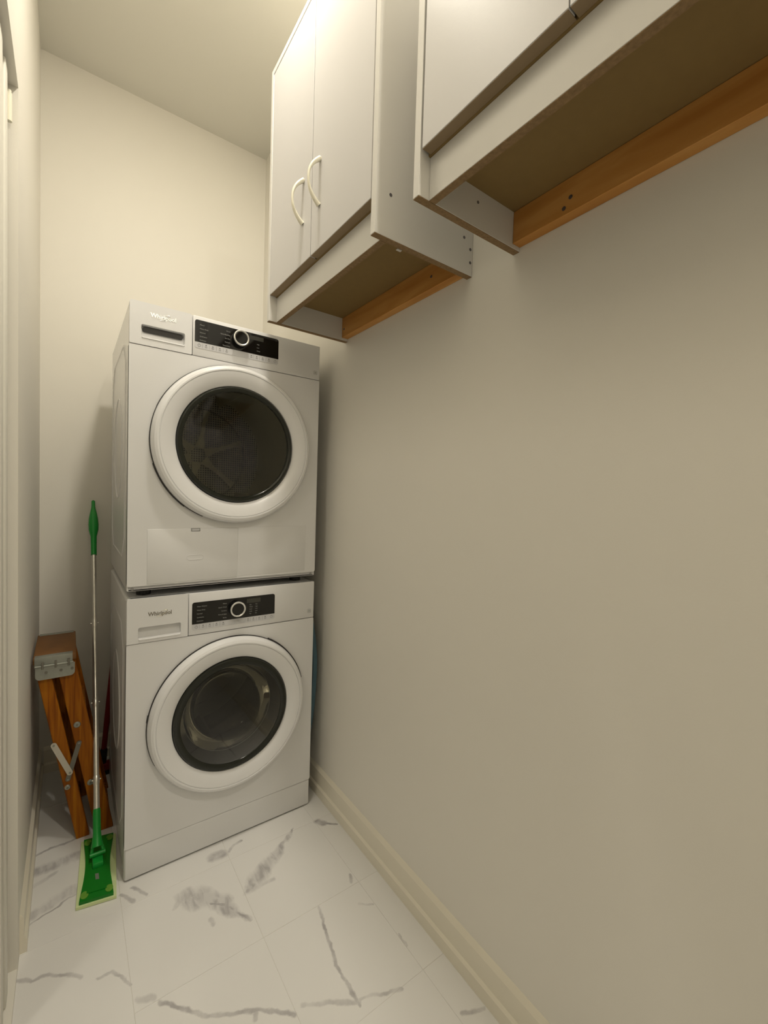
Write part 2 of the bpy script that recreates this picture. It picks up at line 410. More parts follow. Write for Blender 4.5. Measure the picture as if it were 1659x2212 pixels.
struct('wall_near', box(HX-.1, XR, YN-.1, YN, -.02, ZC), 'wall')
DY0, DY1, DZ = -0.30, 1.30, 2.043
bm = bmesh.new()
bm_box(bm, XL-.12, XL, DY1, YB, -.02, ZC)
bm_box(bm, XL-.12, XL, YN, DY0, -.02, ZC)
bm_box(bm, XL-.12, XL, DY0, DY1, DZ, ZC)
struct('wall_left', bm, 'wall')
def base_profile(t=1.0):
    return [(0, 0), (.0145, 0), (.0145, .034), (.0085, .0405), (.0085, .092), (.0072, .0935), (.0005, .1045), (0, .105)]
prof = base_profile()
struct('baseboard_right', prism([(XR-a, z) for a, z in prof], YN, YB, 'y'), 'trim', angle=20)
struct('baseboard_left', prism([(XL+a, z) for a, z in prof], DY1+.045, YB, 'y'), 'trim', angle=20)
struct('baseboard_back', prism([(YB-a, z) for a, z in prof], XL+.015, XR-.015, 'x'), 'trim', angle=20)
# folding door, pushed open against the far side of the opening
door = struct('door_1', box(XL-.43, XL-.0165, DY1-.052, DY1-.016, .012, DZ-.012, bev=.003), 'jamb')
link('door_leaf', box(XL-.425, XL-.0130, DY1-.094, DY1-.057, .012, DZ-.012, bev=.003), 'jamb', door)
link('door_leaf', box(XL-.43, XL-.0165, DY1-.135, DY1-.099, .012, DZ-.012, bev=.003), 'jamb', door)
link('door_leaf', box(XL-.425, XL-.0130, DY1-.178, DY1-.140, .012, DZ-.012, bev=.003), 'jamb', door)
for z in (1.985,):
    hb = bmesh.new(); bm_tube(hb, [(XL-.0145, DY1-.0135, z-.03), (XL-.0145, DY1-.0135, z+.03)], .0055, 12)
    bm_tube(hb, [(XL-.0145, DY1-.0135, z+.03), (XL-.0145, DY1-.0135, z+.036)], .004, 10)
    bm_box(hb, XL-.06, XL-.016, DY1-.0160, DY1-.0150, z-.03, z+.03)
    link('hinge', hb, 'handle', door)
struct('trim_1', box(XL-.12, XL-.0005, DY0, DY1, -.004, .0085, bev=.002), 'wall')
t = thing('ceiling_dome_light', (HALL[0], HALL[1], ZC), 'round flush dome light on the ceiling outside the laundry doorway', 'light')
bm = bmesh.new(); n = 40; rs = []
for r, z in ((.165, ZC-.001), (.17, ZC-.03), (.160, ZC-.065), (.13, ZC-.10), (.08, ZC-.125), (.02, ZC-.135)):
    rs.append([bm.verts.new((HALL[0]+r*math.cos(2*PI*k/n), HALL[1]+r*math.sin(2*PI*k/n), z)) for k in range(n)])
for a, c in zip(rs, rs[1:]):
    for k in range(n): bm.faces.new((a[k], a[(k+1) % n], c[(k+1) % n], c[k]))
bm.faces.new(rs[-1]); link('glass_dome', bm, 'lens', t)

# recessed ceiling lamp, plus the added fill lamp behind the camera
for (lx, ly, lw) in LIGHTS:
    t = thing('recessed_and_fill_light', (lx, ly, ZC), 'round recessed ceiling light above the cabinet gap' if ly > 0 else 'added unseen round fill light on the ceiling behind the viewer', 'light')
    bm = bmesh.new()
    n = 48
    def ring(r, z): return [bm.verts.new((lx+r*math.cos(2*PI*k/n), ly+r*math.sin(2*PI*k/n), z)) for k in range(n)]
    rs = [ring(.085, ZC-.0005), ring(.083, ZC-.005), ring(.07, ZC-.005), ring(.068, ZC-.0005)]
    for a, c in zip(rs, rs[1:]):
        for k in range(n): bm.faces.new((a[k], a[(k+1) % n], c[(k+1) % n], c[k]))
    link('trim_ring', bm, 'jamb', t)
    link('diffuser', prism([(lx+.069*math.cos(2*PI*k/n), ly+.069*math.sin(2*PI*k/n)) for k in range(n)], ZC-.0025, ZC-.0005, 'z'), 'lens', t)

# ---------------------------------------------------------------- wall cabinets
CX = 0.5023; CT = 2.461; CBZ = 1.699
def arch_handle(y, z0, z1, parent):
    bm = bmesh.new(); n = 18; pts = []
    for k in range(n+1):
        u = -1+2*k/n
        pts.append((CX - .001 - .030*(1-abs(u)**2.4), y, (z0+z1)/2 + u*(z1-z0)/2))
    # flat strap section, wider at the feet
    rings = []
    for k, p in enumerate(pts):
        u = abs(-1+2*k/n); hw = .0042 + .0022*u*u; ht = .0030 + .0035*u*u
        a = Vector(pts[max(k-1, 0)]); c = Vector(pts[min(k+1, n)]); t = (c-a).normalized()
        nn = Vector((t.z, 0, -t.x))
        r = []
        for q in range(12):
            an = 2*PI*q/12
            r.append(bm.verts.new(Vector(p) + Vector((0, 1, 0))*hw*math.cos(an) + nn*ht*math.sin(an)))
        rings.append(r)
    for a, c in zip(rings, rings[1:]):
        for q in range(12): bm.faces.new((a[q], a[(q+1) % 12], c[(q+1) % 12], c[q]))
    bm.faces.new(rings[0][::-1]); bm.faces.new(rings[-1])
    return link('handle', bm, 'handle', parent)
def screws(pts, parent, axis, r=.0035, m='screw', name='screw'):
    for p in pts:
        p = Vector(p); d = Vector((0, -.0008, 0)) if axis == 'y' else Vector((-.0008, 0, 0))
        link(name, tube([p, p+d], r, 12), m, parent)
def cabinet(name, y0, y1, nd, label, gap0, handles, dgap):
    t = thing(name, ((CX+XR)/2, (y0+y1)/2, CBZ), label, 'cabinet', None)
    T = .016
    for ya, yb in ((y0, y0+T), (y1-T, y1)):
        o = link('side_panel', box(CX, XR-.0005, ya, yb, CBZ+.0012, CT, bev=.0007, seg=1), 'melamine', t)
        link('panel_edge', box(CX+.0008, XR-.0015, ya+.0006, yb-.0006, CBZ, CBZ+.0013), 'partb', o)
    link('top_panel', box(CX, XR-.001, y0+T, y1-T, CT-T, CT-.0005, bev=.0006, seg=1), 'melamine', t)
    link('bottom_panel', box(CX+.021, XR-.001, y0+T, y1-T, 1.7755, 1.7755+T), 'hard', t)
    k = link('toe_rail', box(CX+.0245, CX+.0405, y0+T+.0003, y1-T-.0003, CBZ+.0012, 1.7752, bev=.0005, seg=1), 'melamine', t)
    link('rail_edge', box(CX+.0252, CX+.0398, y0+T+.0004, y1-T-.0004, CBZ, CBZ+.0013), 'partb', k)
    link('back_panel', box(XR-.006, XR-.001, y0+T, y1-T, 1.7755+T, CT-T), 'melamine', t)
    b_ = link('batten', box(.7655, XR-.0005, y0+T, y1-T, 1.7085, 1.7752, bev=.001, seg=1), 'pine', t)
    yy0, yy1 = y0+T+.0015, y1-T-gap0
    wd = (yy1-yy0)/nd
    doors = []
    for i in range(nd):
        a, c = yy0+i*wd+dgap/2, yy0+(i+1)*wd-dgap/2
        d = link('cabinet_door', box(CX+.0005, CX+.0165, a, c, 1.7775, CT-T-.004, bev=.0008, seg=1), 'doorlam', t)
        link('door_bottom_edge', box(CX+.0015, CX+.0215, a+.0008, c-.0008, 1.7764, 1.7776), 'mdf', d)
        doors.append(d)
    for di, y in handles: arch_handle(y, 1.882, 1.996, doors[di])
    return t, b_
cs, bs = cabinet('wall_cabinet', .754, 1.352, 2, 'narrower white two-door wall cabinet with two arched cream handles, nearer the dryer', .0015, [(0, 1.007), (1, 1.102)], .0034)
side = [o for o in cs.children if o.name.startswith('side_panel')]
near = min(side, key=lambda o: sum(v.co.y for v in o.data.vertices)/len(o.data.vertices))
screws([(.540, .754, 1.789), (.759, .754, 1.783), (.781, .754, 1.762), (.782, .754, 1.731)], near, 'y')
screws([(.7655, .875, 1.740), (.7655, 1.322, 1.734)], bs, 'x', .0035, 'screw')
link('bracket_scrap', box(.655, .669, .878, .886, 1.7735, 1.7753, bev=.0005), 'melamine', cs)
cb, bb = cabinet('wall_cabinet', -.527, .632, 4, 'wide white wall cabinet nearest the viewer, cut off at the upper right', .004, [(0, -.265), (1, -.195), ], .0018)
far = max([o for o in cb.children if o.name.startswith('side_panel')], key=lambda o: sum(v.co.y for v in o.data.vertices)/len(o.data.vertices))
screws([(.655, .616, 1.750)], far, 'y', .003)
screws([(.7655, .484, 1.737), (.7655, .497, 1.722)], bb, 'x', .004)

# ---------------------------------------------------------------- dryer and washer
X0, W_, YF, DP = .1334, .596, 1.4272, .588
X1 = X0+W_
def machine(kind, zb, zt, label, cat):
    dry = kind == 'dryer'
    t = thing('tumble_dryer' if dry else 'washing_machine', (X0+W_/2, YF+DP/2, zb), label, cat)
    P = lambda name, bm, m, par=None, **k: link(name, bm, m, par or t, **k)
    CXm, CZ = .437, (1.3105 if dry else .4365)
    # shell: open-fronted box behind the front panels
    bm = bmesh.new(); b0 = zb+.004
    r = .012
    body = rrect(X0, X1, b0, zt, .004, 3, .010)
    inner = [(X0+.004+(x-X0)*(W_-.008)/W_, b0+.004+(z-b0)*(zt-b0-.008)/(zt-b0)) for x, z in body]
    y0 = YF+.006; y1 = YF+DP
    A = [bm.verts.new((x, y0, z)) for x, z in body]; B = [bm.verts.new((x, y1, z)) for x, z in body]; C = [bm.verts.new((x, y0, z)) for x, z in inner]
    D = [bm.verts.new((x, y1-.004, z)) for x, z in inner]
    n = len(body)
    for k in range(n):
        j = (k+1) % n
        bm.faces.new((A[k], A[j], B[j], B[k])); bm.faces.new((A[k], C[k], C[j], A[j])); bm.faces.new((C[k], D[k], D[j], C[j]))
    bm.faces.new(B); bm.faces.new(D[::-1])
    P('body', bm, 'enamel', angle=30)
    # embossed left side: frame with cut corners and an oval
    def emb(loopfn, name):
        bm = bmesh.new(); o, i_ = loopfn(1.0), loopfn(0.0)
        a = [bm.verts.new((X0+.0005, y, z)) for y, z in o]; m_ = [bm.verts.new((X0-.0022, (y+y2)/2, (z+z2)/2)) for (y, z), (y2, z2) in zip(o, i_)]
        c = [bm.verts.new((X0+.0005, y, z)) for y, z in i_]
        k_ = len(o)
        for q in range(k_):
            j = (q+1) % k_; bm.faces.new((a[q], a[j], m_[j], m_[q])); bm.faces.new((m_[q], m_[j], c[j], c[q]))
        return P(name, bm, 'enamel', angle=60)
    ya, yb = YF+.075, YF+.53; za, zc_ = zb+.085, zb+.745
    def fr(s):
        e = .010*(1-s); c_ = .07
        return [(ya+e, za+c_), (ya+c_, za+e), (yb-c_, za+e), (yb-e, za+c_), (yb-e, zc_-c_), (yb-c_, zc_-e), (ya+c_, zc_-e), (ya+e, zc_-c_)]
    emb(fr, 'side_rib')
    def ov(s):
        q = .008*(1-s)
        return [((ya+yb)/2+(.13-q)*math.cos(2*PI*k/40), (za+zc_)/2+.02+(.17-q)*math.sin(2*PI*k/40)) for k in range(40)]
    emb(ov, 'side_rib')
    # fronts
    seam = zb+.712 if dry else .7085
    kick = .0975
    hole = circ(CXm, CZ, .205, 72)
    if dry:
        P('front_panel', holed(rrect(X0, X1, zb+.018, seam-.001, .006, 4, .004), [hole], YF, YF+.02), 'enamel')
        P('base_rail', box(X0+.004, X1-.004, YF+.006, YF+.02, zb+.004, zb+.0175, bev=.001), 'strip')
        for x in (X0+.014, X1-.014): P('bolt', tube([(x, YF+.006, zb+.0105), (x, YF+.004, zb+.0105)], .0042, 14), 'grey')
        # filter flap and pressed field beside it
        P('filter_flap', box(.184, .4465, YF-.0016, YF+.004, .8815, 1.0435, bev=.0015, seg=2), 'enamel')
        P('lower_field', box(.4480, .6885, YF-.0008, YF+.004, .8845, 1.0465, bev=.0008, seg=2), 'enamel')
        l = P('flap_latch', box(.303, .330, YF-.0022, YF+.002, 1.0345, 1.0450, bev=.0008), 'grey')
        P('latch_tab', box(.3055, .3275, YF-.0032, YF-.0018, 1.0365, 1.0425, bev=.0006), 'strip', l)
        em = rrect(.292, .340, .9475, .9615, .007, 6)
        bmr = bmesh.new(); bm_tube(bmr, [(x, YF-.0017, z) for x, z in em]+[(em[0][0], YF-.0017, em[0][1])], .0007, 6)
        P('embossed_oval', bmr, 'enamel_matte')
    else:
        P('front_panel', holed(rrect(X0, X1, kick+.0012, seam-.001, .006, 4, .004), [hole], YF, YF+.02), 'enamel')
        P('kick_panel', box(X0+.001, X1-.001, YF+.0005, YF+.02, .004, kick-.0006, bev=.0045, seg=3), 'enamel_matte')
        for x in (X0+.05, X1-.05):
            P('foot', tube([(x, YF+.06, 0), (x, YF+.06, .006)], .02, 20), 'dark')
            P('foot', tube([(x, YF+DP-.06, 0), (x, YF+DP-.06, .006)], .02, 20), 'dark')
    if dry:
        for x in (X0+.05, X1-.05):
            for y in (YF+.06, YF+DP-.06): P('foot', tube([(x, y, .8423), (x, y, zb+.006)], .02, 20), 'dark')
    # control fascia: drawer front left, fascia right
    xs_ = .299
    rz0, rz1 = (1.595, 1.6305) if dry else (.7215, .7555)
    ro = rrect(.163, .2785, rz0, rz1, .005, 5)
    dz = P('drawer_front', holed(rrect(X0+.0005, xs_-.0008, seam+.0008, zt, .003, 4, .006), [ro], YF-.0012, YF+.014), 'enamel_matte')
    # recess bowl of the drawer handle
    bm = bmesh.new()
    o_ = [bm.verts.new((x, YF-.0010, z)) for x, z in ro]
    cxr, czr = (.163+.2785)/2, (rz0+rz1)/2
    i2 = [bm.verts.new((cxr+(x-cxr)*.965, YF+.016 if z > czr else YF+.012, czr+(z-czr)*.88)) for x, z in ro]
    for k in range(len(ro)):
        j = (k+1) % len(ro); bm.faces.new((o_[k], i2[k], i2[j], o_[j]))
    bm.faces.new(i2)
    P('handle_recess', bm, 'enamel_matte', dz)
    if dry:
        P('recess_slot', prism(rrect(.167, .2745, 1.6125, 1.6265, .0068, 6), YF+.0085, YF+.013), 'slot', dz)
    lip = [(.1645, rz0-.0008), (.167, rz0-.0022), (.2745, rz0-.0022), (.277, rz0-.0008)]
    P('recess_lip', tube([(x, YF-.0016, z) for x, z in lip], .0016, 8), 'door_white', dz)
    P('control_fascia', box(xs_+.0008, X1-.0005, YF-.0012, YF+.014, seam+.0008, zt, bev=.0025, seg=2), 'enamel_matte')
    # display
    dz0, dz1 = (1.6145, 1.6805) if dry else (.7435, .8120)
    dx0, dx1 = (.3055, .5715) if dry else (.3095, .5775)
    yd = YF-.0012
    disp = P('display_panel', prism(rrect(dx0, dx1, dz0, dz1, 0, 5, .007), yd-.0014, yd), 'blackglass')
    P('button_strip', prism(rrect(dx0, dx1, dz0-.0185, dz0, .006, 5, 0), yd-.0010, yd), 'strip')
    zl = (dz0+dz1)/2
    lcd = (.473, .519, 1.6595, 1.6725) if dry else (.480, .527, .7905, .8045)
    P('lcd_screen', box(lcd[0], lcd[1], yd-.0019, yd-.0013, lcd[2], lcd[3]), 'lcd', disp)
    left = ['Mixed', 'Heavy Duty', 'Normal', 'Synthetics', 'Delicates'] if dry else ['Clean Washer', 'Heavy Duty', 'Normal', 'Synthetics', 'Delicates']
    right = ['Wool', 'Bulky/Bedding', 'Air Dry', 'Refresh', 'Timed Dry'] if dry else ['Wool', 'Quick Wash', 'Sanitary', 'Rinse & Spin', 'Bulky']
    lx, rx = dx0+.014, dx0+.105
    for i, s in enumerate(left): text_part('program_name', s, lx, dz1-.0155-i*.0115, yd-.0014, .0052, 'print', disp)
    for i, s in enumerate(right): text_part('program_name', s, rx, dz1-.0155-i*.0115, yd-.0014, .0052, 'print', disp, align='RIGHT')
    if dry:
        for i, s in enumerate(['High', 'Low', 'Damp']): text_part('option_name', s, .497, 1.646-.0105*i, yd-.0014, .0045, 'print', disp)
    else:
        for i, s in enumerate(['Hot', 'Warm', 'Cool', 'Cold', 'Tap']): text_part('option_name', s, .489, .783-.0075*i, yd-.0014, .0044, 'print', disp)
        for i, s in enumerate(['Max', 'High', 'Med', 'Low', 'No']): text_part('option_name', s, .509, .783-.0075*i, yd-.0014, .0044, 'print', disp)
    # icons on the strip: power rings at both ends and small key marks
    bz = dz0-.0095
    for x in (dx0+.013, dx1-.011):
        bmr = bmesh.new(); bm_tube(bmr, [(x+.0042*math.cos(2*PI*k/18), yd-.0011, bz+.0042*math.sin(2*PI*k/18)) for k in range(19)], .0005, 5)
        bm_box(bmr, x-.0004, x+.0004, yd-.0014, yd-.0009, bz, bz+.005)
        P('power_icon', bmr, 'printdk')
    keys = [dx0+.033, dx0+.053, dx0+.074, dx0+.095, dx1-.092, dx1-.074, dx1-.054, dx1-.033]
    for k, x in enumerate(keys):
        bmr = bmesh.new()
        bm_box(bmr, x-.0022, x+.0022, yd-.0013, yd-.0009, bz+.0012, bz+.0048, bev=.0002, seg=1)
        bm_box(bmr, x-.0040, x+.0040, yd-.0013, yd-.0009, bz-.0022, bz-.0012)
        bm_box(bmr, x-.0030, x+.0030, yd-.0013, yd-.0009, bz-.0046, bz-.0037)
        P('key_icon', bmr, 'printdk')
        xd = x-.0105
        P('key_divider', box(xd-.0003, xd+.0003, yd-.0013, yd-.0009, bz-.006, bz+.006), 'printdk')
    # energy mark far right
    ex, ez = (.712, 1.5965) if dry else (.7105, .7345)
    bmr = bmesh.new(); q = rrect(ex-.006, ex+.006, ez-.006, ez+.006, .0015, 3); bm_tube(bmr, [(x, yd-.0003, z) for x, z in q]+[(q[0][0], yd-.0003, q[0][1])], .0004, 5)
    for dzz in (-.002, .0015): bm_box(bmr, ex-.0035, ex+.0035, yd-.0006, yd, ez+dzz-.0007, ez+dzz+.0007)
    P('certification_mark', bmr, 'print')
    # knob
    kx, kz = (.441, 1.6505) if dry else (.446, .7785)
    kn = P('program_knob', lathe_y([(.0255, yd-.001), (.0250, yd-.010), (.0245, yd-.018), (.0190, yd-.0185), (0, yd-.0180)], kx, kz, 48), 'blackglass')
    P('knob_ring', lathe_y([(.0244, yd-.015), (.0250, yd-.019), (.0244, yd-.0215), (.0222, yd-.0222), (.0198, yd-.0210), (.0192, yd-.0175)], kx, kz, 48, closed=True), 'knobring', kn)
    # brand lettering with its swoosh
    if dry: wx, wz, sz, lm = .186, 1.6555, .0175, 'knobring'  # lighter metal puts the bright reflection on dryer lettering and swoosh into the colour
    else: wx, wz, sz, lm = .1885, .7865, .0165, 'logo'
    lg = text_part('brand_lettering', 'Whirlpool', wx, wz, yd, sz, lm, t, depth=.0008, bold=.0003, sx=.92)
    sw = bmesh.new(); c0 = wx+.037; pts = []
    for k in range(27):
        a = math.radians(-150+k*10.5); pts.append((c0+.0135*math.cos(a)*(1.0)+.006*math.sin(a), yd-.0011, wz+.0055+.0078*math.sin(a)+.004*math.cos(a)))
    bm_tube(sw, pts, [.0002+.0004*math.sin(PI*k/26) for k in range(27)], 6)
    P('brand_swoosh', sw, 'swoosh' if not dry else 'knobring', lg)
    # loading door
    dr = P('loading_door', lathe_y([(.244, YF-.004), (.2495, YF-.006), (.2500, YF-.010), (.2475, YF-.022), (.2420, YF-.031), (.2350, YF-.0345), (.2312, YF-.0345), (.2304, YF-.0318),
                    (.2290, YF-.0318), (.2282, YF-.0336), (.2200, YF-.0325), (.2050, YF-.0290), (.1920, YF-.0240), (.1850, YF-.0200), (.1830, YF-.0120), (.1830, YF+.004), (.244, YF+.004)], CXm, CZ, 96, closed=True), 'door_white', angle=22)
    P('door_gap_seal', lathe_y([(.2435, YF-.0045), (.2485, YF-.0045), (.2485, YF+.001), (.2435, YF+.001)], CXm, CZ, 96, closed=True), 'dark')
    ga = (96, 246) if dry else (18, 205)
    P('door_gasket', lathe_y([(.2445, YF-.0075), (.2514, YF-.0060), (.2514, YF-.0006), (.2445, YF-.0006)], CXm, CZ, 64, math.radians(ga[0]), math.radians(ga[1]), True), 'dark')
    arcs = [(118, 158, .2520), (197, 232, .2535)] if dry else [(14, 62, .2545), (168, 173, .2530)]
    for a0, a1, rr in arcs:
        P('finger_recess', lathe_y([(.2445, YF-.0100), (rr-.001, YF-.0092), (rr, YF-.0008), (.2445, YF-.0008)], CXm, CZ, 24, math.radians(a0), math.radians(a1), True), 'dark')
    # glass
    ri = .167 if dry else .161
    P('glass_bezel', lathe_y([(.1832, YF-.0100), (.1828, YF-.0215), (.1800, YF-.0255), ((.1832+ri)/2+.003, YF-.0270), ((.1832+ri)/2-.004, YF-.0264), (ri, YF-.0240), (ri-.001, YF-.016), (.178, YF-.008)], CXm, CZ, 96, closed=True), 'bezel', dr)
    P('bezel_ring', lathe_y([(ri+.0006, YF-.0240), (ri, YF-.0250), (ri-.0006, YF-.0240), (ri, YF-.0230)], CXm, CZ, 96, closed=True), 'bezel', dr)
    if dry:
        P('door_glass', lathe_y([(ri-.0005, YF-.0235), (.12, YF-.0262), (.08, YF-.0285), (.04, YF-.0297), (0, YF-.0300)], CXm, CZ, 72), 'glass_dry', dr)
    else:
        P('door_glass', lathe_y([(ri-.0005, YF-.0235), (.12, YF-.0262), (.08, YF-.0285), (.04, YF-.0297), (0, YF-.0300)], CXm, CZ, 72), 'glass_wash', dr)
        P('bowl_collar', lathe_y([(ri, YF-.018), (.1425, YF+.028), (.1445, YF+.028), (ri+.003, YF-.015)], CXm, CZ, 96, closed=True), 'bezel', dr)
        P('bowl_rim', lathe_y([(.1431, YF+.028), (.1425, YF+.0272), (.1419, YF+.028), (.1425, YF+.0288)], CXm, CZ, 96, closed=True), 'strip', dr)
        P('glass_bowl', lathe_y([(.1422, YF+.028), (.137, YF+.06), (.124, YF+.09), (.100, YF+.112), (.06, YF+.120), (0, YF+.122)], CXm, CZ, 72), glass_bowl_m, dr)
    # drum
    dcz = CZ + (.0 if dry else .0)
    drum = P('drum', lathe_y([(.205, YF+.021), (.216, YF+.030), (.218, YF+.05), (.262, YF+.07), (.266, YF+.09), (.266, YF+.50), (.262, YF+.52)], CXm-.004, dcz, 72), 'drum' if dry else 'steel')
    bp = P('drum_back_plate', lathe_y([(.264, YF+.52), (.20, YF+.522), (.19, YF+.512), (.05, YF+.512), (.04, YF+.506), (0, YF+.506)], CXm-.004, dcz, 72), 'perf' if dry else 'drumdark', drum)
    for k in range(6):
        a = k*PI/3+.35; c_, s_ = math.cos(a), math.sin(a); bm = bmesh.new(); pts = []
        for rr, hw in ((.03, .020), (.08, .0085), (.13, .0075), (.19, .013)):
            pts.append([(rr, hw), (rr, -hw)])
        vs = []
        for (p, q_) in pts:
            row = []
            for (rr, h) in (p, q_): row.append((CXm-.004+rr*c_-h*s_, dcz+rr*s_+h*c_))
            vs.append(row)
        F = [[bm.verts.new((x, YF+.503, z)) for x, z in r_] for r_ in vs]; G = [[bm.verts.new((x, YF+.513, z)) for x, z in r_] for r_ in vs]
        for i in range(3):
            bm.faces.new((F[i][0], F[i][1], F[i+1][1], F[i+1][0]))
            bm.faces.new((F[i][0], F[i+1][0], G[i+1][0], G[i][0])); bm.faces.new((F[i][1], G[i][1], G[i+1][1], F[i+1][1]))
        link('drum_spoke', bm, 'drum' if dry else 'drumdark', drum)
    for k in range(3):
        a = k*2*PI/3 + (1.25 if dry else .55); c_, s_ = math.cos(a), math.sin(a)
        bm = bmesh.new(); L_ = []
        for y, h in ((YF+.10, .012), (YF+.14, .055), (YF+.44, .06), (YF+.49, .02)):
            row = []
            for (rr, tt) in ((.264, .03), (.264-h*.7, .016), (.264-h, 0), (.264-h*.7, -.016), (.264, -.03)):
                row.append(bm.verts.new((CXm-.004+rr*c_-tt*s_, y, dcz+rr*s_+tt*c_)))
            L_.append(row)
        for p, q_ in zip(L_, L_[1:]):
            for i in range(4): bm.faces.new((p[i], p[i+1], q_[i+1], q_[i]))
        bm.faces.new(L_[0][::-1]); bm.faces.new(L_[-1])
        link('drum_paddle', bm, 'drum' if dry else 'steel', drum)
    if not dry:
        P('door_boot', lathe_y([(.205, YF+.012), (.190, YF+.02), (.186, YF+.05), (.205, YF+.068), (.216, YF+.07)], CXm, CZ, 72), 'grey', drum)
    return t
glass_bowl_m = glassmat('clear_glass_bowl', (0.80, 0.80, 0.76))
machine('washer', 0.0, .8415, 'white front-loading washing machine on the floor under the dryer', 'washing machine')
machine('dryer', .8595, 1.6925, 'white tumble dryer stacked on top of the washing machine', 'dryer')

# ---------------------------------------------------------------- floor mop leaning on the back wall
mp = thing('floor_mop', (.0735, 1.526, 0), 'green flat mop with a thin silver pole, standing beside the washing machine', 'mop')
Bp = Vector((.0725, 1.545, .050)); Tp = Vector((.0795, 2.172, 1.107)); ax = (Tp-Bp)
PL = lambda s: Bp+ax*s
def zs(z): return (z-Bp.z)/(Tp.z-Bp.z)
link('grip_handle', tube([PL(zs(z)) for z in (.895, .93, .965, .975, .99, 1.01, 1.035, 1.055, 1.072, 1.083, 1.092, 1.104, 1.107)], [.0095, .0098, .0105, .013, .0165, .0175, .0158, .012, .0082, .0066, .0064, .006, .003], 20), 'green', mp)
cuts = [.895, .82, .51, .31, .165, .13]
rad = [.0068, .0068, .0076, .0076, .0085]
zz = [.897, .66, .42, .215, .105]
for k in range(4):
    link('pole_section', tube([PL(zs(zz[k])), PL(zs(zz[k+1]))], [.0072, .0076, .0080, .0084][k], 18), 'alu', mp)
for z in (.66, .42, .215):
    bm = bmesh.new(); bm_tube(bm, [PL(zs(z-.012)), PL(zs(z-.008)), PL(zs(z+.008)), PL(zs(z+.012))], [.0084, .0094, .0094, .0080], 18)
    p = PL(zs(z)); bm_tube(bm, [p-Vector((.0125, 0, 0)), p+Vector((.0125, 0, 0))], .0022, 8)
    link('pole_joint', bm, 'alu', mp)
link('lower_socket', tube([PL(zs(z)) for z in (.145, .135, .09, .07, .058)], [.0095, .0105, .0105, .013, .016], 20), 'green', mp)
ang = math.radians(-8.5); hx, hy = .0735, 1.526
def HL(a, b_): # local head coords: a across, b along
    return (hx + a*math.cos(-ang)*1.0 + b_*math.sin(-ang)*.45, hy - a*math.sin(-ang)*1.3 + b_*math.cos(ang))
def head_loop(hw, hl, waist, n=14):
    L_ = []
    for k in range(n+1):
        u = -1+2*k/n; L_.append(HL(hw - waist*(1-u*u)**1.5, u*hl))
    for k in range(n+1):
        u = 1-2*k/n; L_.append(HL(-(hw - waist*(1-u*u)**1.5), u*hl))
    return L_
link('cleaning_cloth', prism(head_loop(.0475, .1325, 0, 4), .0015, .009, 'z'), 'pad', mp)
hp = link('mop_head', prism(head_loop(.0405, .1275, .009), .009, .017, 'z'), 'greend', mp)
link('mop_head_ridge', prism(head_loop(.024, .105, .004), .017, .0195, 'z'), 'greend', hp)
for a, b_ in ((-.029, -.107), (.030, -.107), (-.029, .108), (.030, .108)):
    c_ = HL(a, b_); link('cloth_grip', prism([(c_[0]+.0095*math.cos(k*PI/8), c_[1]+.013*math.sin(k*PI/8)) for k in range(16)], .017, .0185, 'z'), 'lime', hp)
bm = bmesh.new(); j0 = Vector((*HL(0, .004), .02)); bm_box(bm, j0.x-.014, j0.x+.014, j0.y-.022, j0.y+.022, .017, .034, bev=.004)
bm_tube(bm, [j0+Vector((-.020, .012, .020)), j0+Vector((.020, .012, .020))], .0065, 14)
link('swivel_joint', bm, 'green', mp)
bm = bmesh.new()
for sx in (-1, 1): bm_tube(bm, [PL(zs(.075))+Vector((sx*.008, 0, 0)), Vector((j0.x+sx*.0165, j0.y+.012, .036))], .0045, 10)
link('swivel_fork', bm, 'green', mp)
link('worn_mark', prism([HL(-.004, -.062), HL(.005, -.064), HL(.003, -.040), HL(-.006, -.039)], .0195, .0200, 'z'), 'galv', hp)

# ---------------------------------------------------------------- wooden step ladder, folded, against the left wall
SH = .182
LX = .022
ld = thing('wooden_step_ladder', (.06, 1.82, 0), 'small folded varnished wooden step ladder tipped against the left wall', 'ladder')
def shear(bm, z0=0.0):
    for v in bm.verts: v.co.x -= SH*v.co.z
    return bm
Y0, Y1 = 1.70, 1.955
def railbox(xa, xb, ya, yb, z0=0, z1=.60): return shear(box(xa, xb, ya, yb, z0, z1, bev=.002, seg=1))
for ya in (Y0, Y1-.022):
    link('rear_rail', railbox(LX, LX+.036, ya, ya+.022, 0, .585), 'ladder', ld)
    link('front_rail', railbox(LX+.054, LX+.104, ya, ya+.022, 0, .605), 'ladder', ld)
for z in (.03, .22, .41): link('step', railbox(LX+.056, LX+.102, Y0+.022, Y1-.022, z, z+.018), 'ladder', ld)
for z in (.03, .16, .30, .45): link('rear_crossbar', railbox(LX+.006, LX+.024, Y0+.022, Y1-.022, z, z+.035), 'ladder', ld)
TZ = .606; tx0, tx1 = LX-SH*TZ-.002, LX+.108-SH*TZ
tx0 = max(tx0, XL+.004)
link('top_step', box(tx0, tx1, Y0-.008, Y1+.006, TZ, TZ+.020, bev=.003), 'ladtop', ld)
